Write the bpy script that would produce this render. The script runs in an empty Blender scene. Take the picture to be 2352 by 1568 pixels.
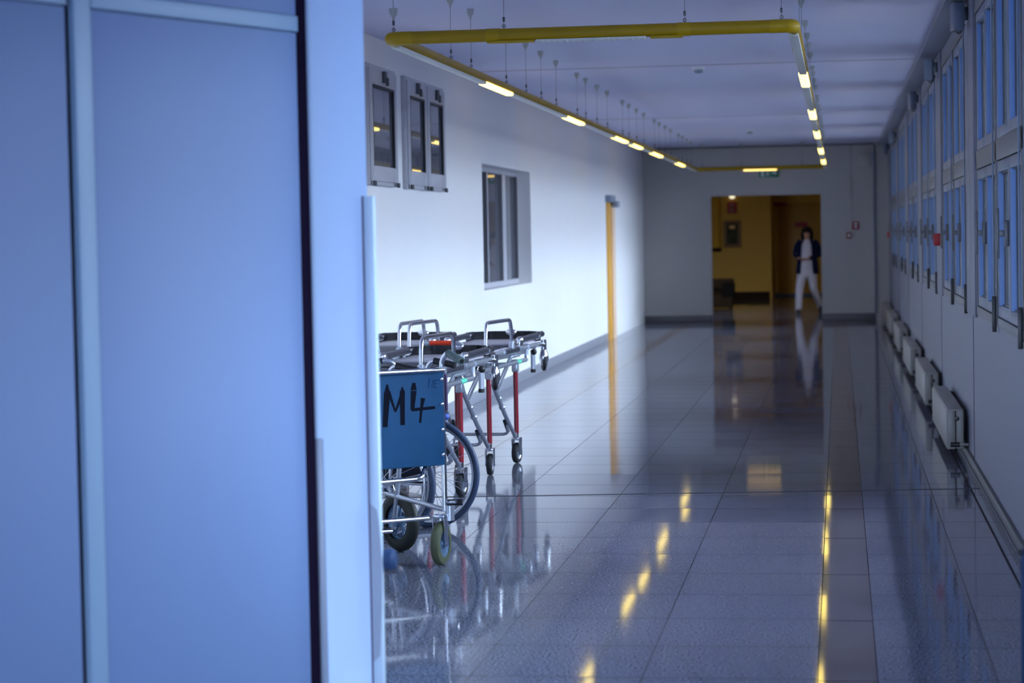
import bpy, bmesh, math, random
from mathutils import Vector, Matrix
random.seed(7)
C = bpy.context.scene.collection
PI = math.pi
V = Vector

# ------------------------------------------------------------------ materials
def nt(name):
    m = bpy.data.materials.new(name); m.use_nodes = True
    t = m.node_tree
    return m, t, t.nodes['Principled BSDF']

def N(t, kind, **kw):
    n = t.nodes.new(kind)
    for k, v in kw.items(): setattr(n, k, v)
    return n

def mat(name, col, rough=.5, metal=0, var=.06, scale=12, bump=0, coat=0, spec=.5, emit=None, estr=0):
    m, t, p = nt(name)
    p.inputs['Roughness'].default_value = rough
    p.inputs['Metallic'].default_value = metal
    p.inputs['Specular IOR Level'].default_value = spec
    p.inputs['Coat Weight'].default_value = coat
    tc = N(t, 'ShaderNodeTexCoord')
    no = N(t, 'ShaderNodeTexNoise'); no.inputs['Scale'].default_value = scale; no.inputs['Detail'].default_value = 4
    t.links.new(tc.outputs['Object'], no.inputs['Vector'])
    mx = N(t, 'ShaderNodeMix', data_type='RGBA')
    c = tuple(col)
    mx.inputs['A'].default_value = tuple(x*(1-var) for x in c) + (1,)
    mx.inputs['B'].default_value = tuple(min(1, x*(1+var)) for x in c) + (1,)
    t.links.new(no.outputs['Fac'], mx.inputs['Factor'])
    t.links.new(mx.outputs['Result'], p.inputs['Base Color'])
    if bump:
        b = N(t, 'ShaderNodeBump'); b.inputs['Strength'].default_value = bump; b.inputs['Distance'].default_value = .002
        t.links.new(no.outputs['Fac'], b.inputs['Height']); t.links.new(b.outputs['Normal'], p.inputs['Normal'])
    if emit:
        p.inputs['Emission Color'].default_value = tuple(emit) + (1,)
        p.inputs['Emission Strength'].default_value = estr
    return m

M = {}
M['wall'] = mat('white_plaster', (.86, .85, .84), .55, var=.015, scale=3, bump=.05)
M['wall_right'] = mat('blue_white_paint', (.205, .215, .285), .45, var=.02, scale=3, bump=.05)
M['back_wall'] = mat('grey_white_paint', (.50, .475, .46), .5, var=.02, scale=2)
M['ceiling'] = mat('ceiling_plaster', (.66, .66, .86), .8, var=.015, scale=2)
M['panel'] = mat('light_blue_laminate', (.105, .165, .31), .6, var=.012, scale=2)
M['edge'] = mat('pale_edge_profile', (.17, .26, .37), .5, var=.02)
M['pillar'] = mat('pale_blue_paint', (.58, .76, .99), .45, var=.012, scale=2)
M['guard'] = mat('grey_green_guard', (.47, .60, .72), .4, var=.03)
M['guard_grey'] = mat('grey_kick_guard', (.26, .31, .40), .4, var=.04)
M['stop_blue'] = mat('blue_grey_rubber', (.02, .045, .11), .6, spec=.2)
M['seal'] = mat('black_rubber_seal', (.006, .003, .012), .9, spec=.05)
M['joint'] = mat('dark_purple', (.06, .03, .10), .6)
M['granite'] = mat('dark_granite', (.13, .125, .14), .4, var=.35, scale=160)
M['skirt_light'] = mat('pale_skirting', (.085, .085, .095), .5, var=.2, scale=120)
M['skirt_left'] = mat('glare_pale_skirting', (.42, .44, .50), .2, var=.25, scale=90)  # grey granite lightened, grazing glare put into its colour
M['bright_edge'] = mat('bright_metal_edge', (.16, .16, .18), .6)
M['frame'] = mat('grey_aluminium_frame', (.14, .14, .155), .42, .15, var=.04)
M['frame_light'] = mat('light_grey_frame', (.50, .50, .54), .4, .1, var=.04)
M['sash'] = mat('pale_blue_sash', (.18, .205, .28), .4, .1, var=.03)
M['bead'] = mat('painted_daylight_bead', (.21, .37, .72), .35, var=.03)  # blue daylight on the window reveals, painted into this strip's colour
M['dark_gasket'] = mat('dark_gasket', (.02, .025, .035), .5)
M['yellow'] = mat('mustard_lamp_paint', (.36, .215, .001), .42, var=.05, scale=30, spec=.3)
M['yellow_joint'] = mat('mustard_joint_paint', (.42, .26, .002), .4, var=.05, spec=.3)
M['lamp_white'] = mat('white_lamp_housing', (.75, .74, .68), .4)
M['lit'] = mat('lit_diffuser', (1, .95, .7), .4, emit=(1, .74, .15), estr=4)
M['lit_far'] = mat('lit_far_diffuser', (1, .8, .4), .4, emit=(1, .66, .18), estr=2.2)
M['wire'] = mat('steel_wire', (.10, .11, .12), .4, .8)
M['canopy'] = mat('grey_canopy_plastic', (.42, .43, .42), .45)
M['yellow_wall'] = mat('ochre_wall', (.60, .32, .002), .55, var=.04, scale=2)
M['yellow_wall_dark'] = mat('deep_ochre_door', (.46, .22, .001), .5, var=.04, scale=2)
M['door_yellow'] = mat('orange_yellow_door', (.78, .40, .06), .4, var=.05)
M['door_pale'] = mat('pale_peach_frame', (.85, .62, .42), .45)
M['red'] = mat('red_plastic', (.50, .005, .006), .4)
M['redsign'] = mat('red_sign', (.30, .010, .012), .5)
M['greensign'] = mat('green_sign', (.0, .22, .10), .4)
M['white'] = mat('white_plastic', (.80, .80, .80), .4)
M['radiator'] = mat('cream_radiator_enamel', (.30, .285, .26), .4, var=.03)
M['black'] = mat('black_plastic', (.012, .012, .016), .45)
M['rubber'] = mat('black_rubber', (.016, .018, .024), .6, var=.2)
M['tyre_olive'] = mat('olive_grey_tyre', (.085, .10, .05), .55, var=.15)
M['tyre_dark'] = mat('dark_olive_tyre', (.012, .015, .012), .55, var=.15)
M['tyre_blue'] = mat('slate_blue_tyre', (.035, .06, .12), .55, var=.15)
M['chrome'] = mat('chrome', (.82, .84, .88), .13, 1, var=.03)
M['alu'] = mat('brushed_aluminium', (.62, .66, .74), .3, .85, var=.06)
M['dark_tube'] = mat('anthracite_tube', (.07, .075, .10), .25, .6, var=.05)
M['rim_black'] = mat('black_gloss_rim', (.008, .009, .014), .2, .1)
M['tray'] = mat('grey_tray_plastic', (.42, .40, .46), .45, var=.06, scale=200)
M['redleg'] = mat('red_leg_paint', (.24, .008, .020), .3, coat=.2)
M['redgrip'] = mat('orange_red_grip', (.75, .05, .01), .4)
M['green_tape'] = mat('green_tape', (.10, .55, .36), .5, var=.2, scale=60)
M['fabric'] = mat('petrol_blue_vinyl', (.0008, .060, .155), .5, var=.22, scale=9, bump=.15, spec=.25)
M['ink'] = mat('black_marker_ink', (.002, .004, .012), .7, spec=.08, var=.5, scale=60)
M['ink_faint'] = mat('faint_marker_ink', (.001, .022, .075), .7, spec=.1, var=.4, scale=60)
M['grip_green'] = mat('ribbed_grey_green_grip', (.10, .15, .145), .55)
M['seat_dark'] = mat('dark_vinyl', (.012, .02, .04), .5)
M['blue_knob'] = mat('blue_knob', (.06, .12, .42), .35)
M['mag'] = mat('blue_grey_mag_wheel', (.13, .22, .34), .35, .4)
M['skin'] = mat('skin', (.26, .13, .085), .55, spec=.2)
M['hair'] = mat('dark_brown_hair', (.010, .006, .004), .7, spec=.1, var=.3, scale=60)
M['navy'] = mat('navy_knit', (.003, .005, .018), .9, spec=.05, var=.2, scale=40)
M['white_cloth'] = mat('white_cotton', (.27, .25, .28), .9, spec=.1, var=.05)
M['shoe'] = mat('dark_shoe', (.012, .013, .02), .5)
M['lip'] = mat('lip', (.35, .10, .08), .5)
M['eye'] = mat('eye', (.02, .015, .012), .3)
M['bench_dark'] = mat('dark_brown_wood', (.03, .018, .010), .8, spec=.1)
M['bench_black'] = mat('black_upholstery', (.008, .008, .008), .9, spec=.05)
M['picture'] = mat('dark_picture', (.05, .055, .03), .7, var=.8, scale=7, spec=.1)
M['picture_frame'] = mat('brown_picture_frame', (.22, .10, .02), .4)
M['beige'] = mat('beige_plastic', (.52, .50, .47), .5)

def glass_dark():
    # glazing of the left-hand wall: dark room behind, mirror-like at a glancing angle
    m, t, p = nt('dark_window_glass')
    p.inputs['Base Color'].default_value = (.13, .135, .16, 1); p.inputs['Roughness'].default_value = .015
    p.inputs['IOR'].default_value = 1.9
    return m
def glass_clear():
    m, t, p = nt('clear_window_glass')
    t.nodes.remove(p)
    out = t.nodes['Material Output']
    tr = N(t, 'ShaderNodeBsdfTransparent'); tr.inputs['Color'].default_value = (.86, .92, .97, 1)
    gl = N(t, 'ShaderNodeBsdfGlossy'); gl.inputs['Roughness'].default_value = .01
    fr = N(t, 'ShaderNodeFresnel'); fr.inputs['IOR'].default_value = 1.5
    mx = N(t, 'ShaderNodeMixShader')
    t.links.new(fr.outputs[0], mx.inputs[0]); t.links.new(tr.outputs[0], mx.inputs[1]); t.links.new(gl.outputs[0], mx.inputs[2])
    t.links.new(mx.outputs[0], out.inputs[0])
    return m
M['glass_dark'] = glass_dark()
M['glass'] = glass_clear()

def floor_mat():
    m, t, p = nt('polished_granite_tiles')
    L = t.links.new
    geo = N(t, 'ShaderNodeNewGeometry'); sep = N(t, 'ShaderNodeSeparateXYZ'); L(geo.outputs['Position'], sep.inputs[0])
    def mth(op, a, b=None, c=None):
        n = N(t, 'ShaderNodeMath', operation=op)
        for i, v in enumerate((a, b, c)):
            if v is None: continue
            if isinstance(v, (int, float)): n.inputs[i].default_value = v
            else: L(v, n.inputs[i])
        return n.outputs[0]
    x, y = sep.outputs[0], sep.outputs[1]
    w = .6
    def between(v, a, b): return mth('MULTIPLY', mth('GREATER_THAN', v, a), mth('LESS_THAN', v, b))
    strip = between(x, 0, .2027)
    right = mth('GREATER_THAN', x, .2027)
    stripL = between(x, -2.56, -2.36)
    def line(v, period, off, half):   # 1 on the joint
        q = mth('MODULO', mth('ADD', mth('SUBTRACT', v, off), 600*period), period)
        d = mth('MINIMUM', q, mth('SUBTRACT', period, q))
        return mth('LESS_THAN', d, half)
    jx_l = mth('MULTIPLY', line(x, w, 0, .0018), mth('LESS_THAN', x, .01))
    def single(a, h=.0018): return mth('LESS_THAN', mth('ABSOLUTE', mth('SUBTRACT', x, a)), h)
    jx = mth('MAXIMUM', mth('MAXIMUM', jx_l, single(.2027)), mth('MAXIMUM', single(.6025), mth('MAXIMUM', single(0), single(.834, .006))))
    jy_main = mth('MULTIPLY', line(y, w, 0, .0045), mth('SUBTRACT', 1, strip))
    jy_strip = mth('MULTIPLY', line(y, 1.2, -.03, .005), strip)
    jnt = mth('MAXIMUM', jx, mth('MAXIMUM', jy_main, jy_strip))
    # per-tile random
    ix = mth('FLOOR', mth('DIVIDE', x, w)); iy = mth('FLOOR', mth('DIVIDE', y, w))
    cb = N(t, 'ShaderNodeCombineXYZ'); L(ix, cb.inputs[0]); L(iy, cb.inputs[1]); L(right, cb.inputs[2])
    wn = N(t, 'ShaderNodeTexWhiteNoise', noise_dimensions='3D'); L(cb.outputs[0], wn.inputs['Vector'])
    no = N(t, 'ShaderNodeTexNoise'); no.inputs['Scale'].default_value = 95; no.inputs['Detail'].default_value = 3
    L(geo.outputs['Position'], no.inputs['Vector'])
    ramp = N(t, 'ShaderNodeValToRGB'); e = ramp.color_ramp.elements
    e[0].position = .40; e[0].color = (.05, .06, .095, 1); e[1].position = .62; e[1].color = (.31, .33, .42, 1)
    L(no.outputs['Fac'], ramp.inputs['Fac'])
    ramp2 = N(t, 'ShaderNodeValToRGB'); e = ramp2.color_ramp.elements
    e[0].position = .36; e[0].color = (.085, .05, .04, 1); e[1].position = .66; e[1].color = (.16, .10, .085, 1)
    L(no.outputs['Fac'], ramp2.inputs['Fac'])
    def mixc(f, a, b):
        n = N(t, 'ShaderNodeMix', data_type='RGBA')
        L(f, n.inputs['Factor'])
        for s, v in (('A', a), ('B', b)):
            if isinstance(v, tuple): n.inputs[s].default_value = v
            else: L(v, n.inputs[s])
        return n.outputs['Result']
    c = mixc(mth('MAXIMUM', strip, stripL), ramp.outputs['Color'], ramp2.outputs['Color'])
    tint = N(t, 'ShaderNodeMix', data_type='RGBA', blend_type='MULTIPLY'); tint.inputs['Factor'].default_value = 1
    L(c, tint.inputs['A'])
    vv = mth('ADD', .93, mth('MULTIPLY', wn.outputs['Value'], .14))
    cc = N(t, 'ShaderNodeCombineColor'); [L(vv, cc.inputs[i]) for i in range(3)]
    L(cc.outputs[0], tint.inputs['B'])
    c = mixc(jnt, tint.outputs['Result'], (.012, .010, .020, 1))
    L(c, p.inputs['Base Color'])
    L(mth('ADD', .055, mth('MULTIPLY', jnt, .6)), p.inputs['Roughness'])
    L(mth('SUBTRACT', mth('SUBTRACT', .55, mth('MULTIPLY', strip, .27)), mth('MULTIPLY', jnt, .27)), p.inputs['Specular IOR Level'])
    # slightly uneven laying: every tile tips by a hair, so reflections break at the joints
    sub = N(t, 'ShaderNodeVectorMath', operation='SUBTRACT'); L(wn.outputs['Color'], sub.inputs[0]); sub.inputs[1].default_value = (.5, .5, .5)
    mul = N(t, 'ShaderNodeVectorMath', operation='MULTIPLY'); L(sub.outputs[0], mul.inputs[0]); mul.inputs[1].default_value = (.0032, .0045, 0)
    add = N(t, 'ShaderNodeVectorMath', operation='ADD'); L(geo.outputs['Normal'], add.inputs[0]); L(mul.outputs[0], add.inputs[1])
    nm = N(t, 'ShaderNodeVectorMath', operation='NORMALIZE'); L(add.outputs[0], nm.inputs[0])
    L(nm.outputs[0], p.inputs['Normal'])
    return m
M['floor'] = floor_mat()

# ------------------------------------------------------------------ mesh builder
class MB:
    def __init__(s): s.v = []; s.f = []
    def add(s, vs, fs):
        o = len(s.v); s.v += [tuple(v) for v in vs]; s.f += [tuple(i+o for i in f) for f in fs]; return s
    def box(s, x0, x1, y0, y1, z0, z1, mtx=None):
        vs = [V((x, y, z)) for z in (z0, z1) for y in (y0, y1) for x in (x0, x1)]
        if mtx: vs = [mtx @ v for v in vs]
        return s.add(vs, [(0, 2, 3, 1), (4, 5, 7, 6), (0, 1, 5, 4), (2, 6, 7, 3), (0, 4, 6, 2), (1, 3, 7, 5)])
    def bbox(s, x0, x1, y0, y1, z0, z1, b=.004, mtx=None, seg=2):
        bm = bmesh.new(); bmesh.ops.create_cube(bm, size=1)
        for v in bm.verts:
            v.co = V(((x0+x1)/2+v.co.x*(x1-x0), (y0+y1)/2+v.co.y*(y1-y0), (z0+z1)/2+v.co.z*(z1-z0)))
        bmesh.ops.bevel(bm, geom=list(bm.edges), offset=min(b, .49*min(x1-x0, y1-y0, z1-z0)), segments=seg, affect='EDGES', profile=.5)
        bm.verts.index_update()
        s.add([(mtx @ v.co if mtx else v.co) for v in bm.verts], [[v.index for v in f.verts] for f in bm.faces]); bm.free(); return s
    def tube(s, pts, r, fil=0, seg=12, closed=False, cap=True):
        pts = [V(p) for p in pts]
        if fil:
            out = [pts[0]]
            for a, b, c in zip(pts, pts[1:], pts[2:]):
                d1 = (a-b); d2 = (c-b); k = min(fil, d1.length*.49, d2.length*.49)
                p1 = b+d1.normalized()*k; p2 = b+d2.normalized()*k
                for i in range(7):
                    u = i/6; out.append(p1*(1-u)**2+b*2*u*(1-u)+p2*u*u)
            out.append(pts[-1]); pts = out
        n = len(pts); rr = r if isinstance(r, (list, tuple)) else [r]*n
        if len(rr) != n: rr = [rr[0]+(rr[-1]-rr[0])*i/(n-1) for i in range(n)]
        tg = []
        for i in range(n):
            if closed: d = pts[(i+1) % n]-pts[i-1]
            else: d = pts[min(i+1, n-1)]-pts[max(i-1, 0)]
            tg.append(d.normalized())
        up = V((0, 0, 1)) if abs(tg[0].z) < .9 else V((1, 0, 0))
        u = tg[0].cross(up).normalized(); vs = []
        for i in range(n):
            u = (u-tg[i]*u.dot(tg[i])).normalized(); w = tg[i].cross(u)
            for k in range(seg):
                a = 2*PI*k/seg; vs.append(pts[i]+(u*math.cos(a)+w*math.sin(a))*rr[i])
        fs = []
        for i in range(n if closed else n-1):
            j = (i+1) % n
            for k in range(seg):
                l = (k+1) % seg; fs.append((i*seg+k, i*seg+l, j*seg+l, j*seg+k))
        if cap and not closed: fs += [tuple(range(seg))[::-1], tuple((n-1)*seg+k for k in range(seg))]
        return s.add(vs, fs)
    def rev(s, prof, o=(0, 0, 0), ax=(0, 0, 1), seg=24):
        # prof: (radius, height) along the axis from o
        o = V(o); ax = V(ax).normalized(); up = V((0, 0, 1)) if abs(ax.z) < .9 else V((1, 0, 0))
        u = ax.cross(up).normalized(); w = ax.cross(u); vs = []; fs = []; n = len(prof)
        for r, h in prof:
            for k in range(seg):
                a = 2*PI*k/seg; vs.append(o+ax*h+(u*math.cos(a)+w*math.sin(a))*max(r, 1e-5))
        for i in range(n-1):
            for k in range(seg):
                l = (k+1) % seg; fs.append((i*seg+k, i*seg+l, (i+1)*seg+l, (i+1)*seg+k))
        return s.add(vs, fs)
    def ball(s, c, r, seg=14, sc=(1, 1, 1)):
        c = V(c); vs = []; fs = []; R = 9
        for i in range(R+1):
            th = PI*i/R
            for k in range(seg):
                a = 2*PI*k/seg; vs.append(c+V((sc[0]*math.sin(th)*math.cos(a), sc[1]*math.sin(th)*math.sin(a), sc[2]*math.cos(th)))*r)
        for i in range(R):
            for k in range(seg):
                l = (k+1) % seg; fs.append((i*seg+k, (i+1)*seg+k, (i+1)*seg+l, i*seg+l))
        return s.add(vs, fs)
    def ring(s, c, ax, R, r, seg=64, ts=10):
        c = V(c); ax = V(ax).normalized(); up = V((0, 0, 1)) if abs(ax.z) < .9 else V((1, 0, 0))
        u = ax.cross(up).normalized(); w = ax.cross(u)
        pts = [c+(u*math.cos(2*PI*k/seg)+w*math.sin(2*PI*k/seg))*R for k in range(seg)]
        return s.tube(pts, r, seg=ts, closed=True)
    def prism(s, poly, ext):
        n = len(poly); e = V(ext); p = [V(q) for q in poly]
        return s.add(p+[q+e for q in p], [tuple(range(n))[::-1], tuple(range(n, 2*n))]+[(i, (i+1) % n, n+(i+1) % n, n+i) for i in range(n)])
    def loft(s, rings, cap=True):
        n = len(rings[0]); vs = [p for r in rings for p in r]; fs = []
        for i in range(len(rings)-1):
            for k in range(n):
                l = (k+1) % n; fs.append((i*n+k, i*n+l, (i+1)*n+l, (i+1)*n+k))
        if cap: fs += [tuple(range(n))[::-1], tuple((len(rings)-1)*n+k for k in range(n))]
        return s.add(vs, fs)
    def build(s, name, m, parent=None, smooth=True, ang=40):
        me = bpy.data.meshes.new(name); me.from_pydata(s.v, [], s.f); me.update()
        bm = bmesh.new(); bm.from_mesh(me); bmesh.ops.recalc_face_normals(bm, faces=bm.faces); bm.to_mesh(me); bm.free()
        me.materials.append(m if not isinstance(m, str) else M[m])
        if smooth:
            me.shade_smooth(); me.set_sharp_from_angle(angle=math.radians(ang))
        o = bpy.data.objects.new(name, me); C.objects.link(o)
        if parent: o.parent = parent
        return o

def tag(o, label=None, cat=None, group=None, kind=None):
    if label: o['label'] = label
    if cat: o['category'] = cat
    if group: o['group'] = group
    if kind: o['kind'] = kind
    return o
def struct(o): o['kind'] = 'structure'; return o
def empty(name, loc=(0, 0, 0), rz=0, label=None, cat=None, group=None):
    o = bpy.data.objects.new(name, None); C.objects.link(o); o.location = loc; o.rotation_euler = (0, 0, rz); o.empty_display_size = .1
    return tag(o, label, cat, group)
def copy_tree(o, parent=None):
    c = o.copy(); C.objects.link(c); c.parent = parent
    for ch in list(o.children): copy_tree(ch, c)
    return c

XR, XL, ZC, YB = .92, -3.25, 3.0, 31.25

# ------------------------------------------------------------------ camera
cd = bpy.data.cameras.new('camera'); cam = bpy.data.objects.new('camera', cd); C.objects.link(cam)
yaw, pitch, roll = .1444, .0462, -.0193
fz = V((-math.sin(yaw), math.cos(yaw), 0)); rz_ = V((math.cos(yaw), math.sin(yaw), 0)); uz = V((0, 0, 1))
f2 = fz*math.cos(pitch)-uz*math.sin(pitch); u2 = uz*math.cos(pitch)+fz*math.sin(pitch)
r3 = rz_*math.cos(roll)+u2*math.sin(roll); u3 = u2*math.cos(roll)-rz_*math.sin(roll)
mw = Matrix.Identity(4)
for i in range(3): mw[i][0], mw[i][1], mw[i][2] = r3[i], u3[i], -f2[i]
mw.translation = V((.092, -7.7174, 1.5247)); cam.matrix_world = mw
cd.sensor_fit = 'HORIZONTAL'; cd.sensor_width = 36; cd.lens = 5197.97*36/2352
cd.clip_start = .05; cd.clip_end = 300
cd.dof.use_dof = True; cd.dof.focus_distance = 12.2; cd.dof.aperture_fstop = 3.2
bpy.context.scene.camera = cam

# ------------------------------------------------------------------ room shell
struct(MB().box(-5.5, 1.6, -10.5, 48, -.12, 0).build('floor', 'floor', smooth=False))
struct(MB().box(-3.6, 1.3, -10.5, YB+.2, ZC, ZC+.15).build('ceiling', 'ceiling', smooth=False))
# far wall with the opening to the yellow hall
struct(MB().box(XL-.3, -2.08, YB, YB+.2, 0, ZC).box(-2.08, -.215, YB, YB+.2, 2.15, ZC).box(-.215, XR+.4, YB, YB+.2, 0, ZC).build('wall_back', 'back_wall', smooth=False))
struct(MB().box(.70, XR, YB-.35, YB, 0, ZC).build('wall_corner_pier', 'back_wall', smooth=False))
struct(MB().bbox(XL, -2.08, YB-.018, YB, 0, .115, .003).build('baseboard_back_left', 'granite'))
struct(MB().bbox(-.215, .70, YB-.018, YB, 0, .115, .003).build('baseboard_back_right', 'granite'))
struct(MB().box(-3.24, .9, YB-.03, YB, ZC-.035, ZC).build('shadow_line_back_ceiling', 'frame'))  # dark strip standing for the shadow where far wall meets ceiling
# left wall with a shallow window recess
w3 = (13.5, 16.87, 1.02, 2.225)
lw = MB()
lw.box(XL-.35, XL, -.45, w3[0], 0, ZC).box(XL-.35, XL, w3[1], YB, 0, ZC).box(XL-.35, XL, w3[0], w3[1], 0, w3[2]).box(XL-.35, XL, w3[0], w3[1], w3[3], ZC)
lw.box(XL-.35, XL-.2, w3[0], w3[1], w3[2], w3[3])
struct(lw.build('wall_left', 'wall', smooth=False))
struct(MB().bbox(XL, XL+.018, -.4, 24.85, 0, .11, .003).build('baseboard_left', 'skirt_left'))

# right wall: piers, spandrel, lintel
bays = [(-1.7, 1.8), (2.8, 6.3), (7.3, 10.8), (11.8, 15.3), (16.3, 19.8), (20.8, 24.3), (25.3, 28.8)]
ZS, ZH, ZT = 1.0, 2.86, 1.93
rw = MB()
rw.box(XR, XR+.11, -10.5, YB, 0, ZS).box(XR, XR+.11, -10.5, YB, ZH, ZC)
edges = [-10.5]+[e for b in bays for e in b]+[YB]
for a, b in zip(edges[0::2], edges[1::2]): rw.box(XR, XR+.11, a, b, ZS, ZH)
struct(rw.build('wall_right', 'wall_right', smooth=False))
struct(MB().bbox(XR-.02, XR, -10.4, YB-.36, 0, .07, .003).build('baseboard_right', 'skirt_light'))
struct(MB().bbox(XR-.028, XR-.02, -10.4, YB-.36, 0, .012, .002).build('trim_baseboard_edge', 'bright_edge'))
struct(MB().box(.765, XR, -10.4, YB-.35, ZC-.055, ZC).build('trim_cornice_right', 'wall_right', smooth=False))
pil = MB(); jn = MB()
for (a, b), (c, d) in zip(bays[1:], bays[2:]+[(29.8, 30)]):
    pil.bbox(XR-.014, XR, b+.04, c-.46, ZS-.02, ZC-.056, .003); pil.bbox(XR-.014, XR, b+.53, c-.04, ZS-.02, ZC-.056, .003)
    jn.box(XR-.003, XR, b+.475, b+.495, .07, ZC-.056)
struct(pil.build('trim_window_piers', 'wall_right')); struct(jn.build('trim_wall_joints', 'joint'))

# expansion joint across the floor, and faint ceiling joints
def strip_between(a, b, w, h):
    a, b = V(a), V(b); d = (b-a).normalized(); n = V((-d.y, d.x, 0))*w/2
    return MB().prism([a-n, a+n, b+n, b-n], (0, 0, h))
struct(strip_between((-3.22, 5.26, 0), (.89, 5.735, 0), .022, .0015).build('trim_floor_joint', 'dark_gasket'))
cj = MB()
for y in (3.4, 12.28, 21.2): cj.box(-3.24, .76, y, y+.014, ZC-.003, ZC)
struct(cj.build('trim_ceiling_joints', 'frame'))

# ------------------------------------------------------------------ right-hand windows (two levels of four lights per bay)
wn = 0
for bi, (a, b) in enumerate(bays):
    wn += 1
    w = struct(empty('window_%d' % wn, (XR, a, ZS)))
    L, H, T = b-a, ZH-ZS, ZT-ZS
    fr = MB()
    for z0, z1 in ((0, .05), (H-.05, H), (T-.055, T+.055)): fr.bbox(-.006, .09, 0, L, z0, z1, .003)
    for y0, y1 in ((0, .05), (L-.05, L), (L/2-.035, L/2+.035)): fr.bbox(-.006, .09, y0, y1, .05, H-.05, .003)
    fr.build('window_frame', 'frame', w)
    q = (L-.17)/4
    ys = [.05, .05+q, .12+2*q, .12+3*q]
    sa = MB(); gk = MB(); gl = MB(); bd = MB()
    for y0 in ys:
        for z0, z1 in ((.05, T-.055), (T+.055, H-.05)):
            y1 = y0+q; e = .062; x0, x1 = .0, .055
            sa.bbox(x0, x1, y0+.004, y0+e, z0+.004, z1-.004, .004).bbox(x0, x1, y1-e, y1-.004, z0+.004, z1-.004, .004)
            sa.bbox(x0, x1, y0+e, y1-e, z0+.004, z0+e, .004).bbox(x0, x1, y0+e, y1-e, z1-e, z1-.004, .004)
            bd.box(.003, .046, y1-e-.012, y1-e, z0+e, z1-e).box(.003, .046, y0+e, y0+e+.012, z0+e, z1-e); gk.box(.029, .05, y1-e-.13, y1-e-.012, z0+e, z1-e); gk.box(.029, .05, y0+e+.012, y0+e+.03, z0+e, z1-e)  # far gasket strip widened over the glass to paint its dark shaded band
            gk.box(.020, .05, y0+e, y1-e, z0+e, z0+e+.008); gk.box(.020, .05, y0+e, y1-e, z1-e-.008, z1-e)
            gl.box(.034, .038, y0+e+.004, y1-e-.004, z0+e+.004, z1-e-.004)
    sa.build('sash', 'sash', w); gk.build('gasket', 'dark_gasket', w, smooth=False); gl.build('pane', 'glass', w, smooth=False); bd.build('daylight_bead', 'bead', w, smooth=False)
    for hc in (ys[1], ys[3]):
        h = MB(); h.bbox(-.022, 0, hc+.012, hc+.05, .43, .56, .004).bbox(-.05, -.020, hc+.02, hc+.045, .48, .51, .004).bbox(-.062, -.046, hc+.016, hc+.046, .37, .62, .006)
        h.build('handle', 'frame', w)
    for yy in (-.012, L/2):
        r_ = MB().tube([(-.020, yy, .06), (-.020, yy, H-.06)], .0045, seg=8)
        rd = r_.build('guide_rod', 'guard_grey', w)
        MB().bbox(-.030, -.008, yy-.012, yy+.012, -.03, .16, .004).build('rod_end', 'black', rd)

# ------------------------------------------------------------------ high windows and recessed window on the left wall
def high_window(n, y0, sashes):
    w = struct(empty('window_%d' % n, (XL, y0, 1.915)))
    H = .87; L = sum(sashes)
    fr = MB()
    fr.bbox(0, .035, 0, L, 0, .03, .003).bbox(0, .035, 0, L, H-.03, H, .003)
    y = 0; cuts = [0]
    for s_ in sashes: y += s_; cuts.append(y)
    for c in cuts:
        c = min(max(c, .015), L-.015); fr.bbox(0, .035, c-.015, c+.015, .03, H-.03, .003)
    fr.build('window_frame', 'frame_light', w)
    for a, b in zip(cuts, cuts[1:]):
        s = MB(); x0, x1 = .012, .05; a2, b2 = a+.022, b-.022
        s.bbox(x0, x1, a2, a2+.10, .03, H-.03, .004).bbox(x0, x1, b2-.10, b2, .03, H-.03, .004)
        s.bbox(x0, x1, a2+.1, b2-.1, .03, .14, .004).bbox(x0, x1, a2+.1, b2-.1, H-.15, H-.03, .004)
        so = s.build('sash', 'frame_light', w)
        g = MB(); e = .1
        g.box(.030, .051, a2+e-.006, a2+e+.010, .136, H-.146).box(.030, .051, b2-e-.03, b2-e+.004, .136, H-.146).box(.03, .051, a2+e, b2-e, H-.163, H-.146)
        g.build('gasket', 'dark_gasket', w, smooth=False)
        MB().box(.028, .033, a2+.1, b2-.1, .14, H-.15).build('pane', 'glass_dark', w, smooth=False)
        m = (a2+b2)/2
        MB().bbox(.05, .075, m-.05, m+.03, H-.12, H-.035, .005).bbox(.07, .09, m-.02, m+.02, H-.14, H-.08, .004).build('latch', 'wire', w)
        for yy in (a2+.06, b2-.06): MB().bbox(.05, .07, yy-.03, yy+.03, -.005, .03, .004).build('hinge', 'wire', w)
high_window(8, 8.12, [1.03]); high_window(9, 9.55, [.86, .85])
w = struct(empty('window_10', (XL-.2, w3[0], w3[2])))
L, H = w3[1]-w3[0], w3[3]-w3[2]
fr = MB(); fr.bbox(0, .06, 0, L, 0, .05, .003).bbox(0, .06, 0, L, H-.05, H, .003)
for y0, y1 in ((0, .06), (L-.06, L), (1.15, 1.25), (2.2, 2.5)): fr.bbox(0, .06, y0, y1, .05, H-.05, .003)
fr.build('window_frame', 'frame_light', w)
MB().box(.02, .026, .06, 1.15, .05, H-.05).box(.02, .026, 1.25, 2.2, .05, H-.05).box(.02, .026, 2.5, L-.06, .05, H-.05).build('pane', 'glass_dark', w, smooth=False)
gk = MB()
for yy in (1.15, 2.19, 2.5, L-.07): gk.box(.026, .064, yy-.012, yy+.012, .05, H-.05)
gk.build('gasket', 'frame', w)

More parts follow.
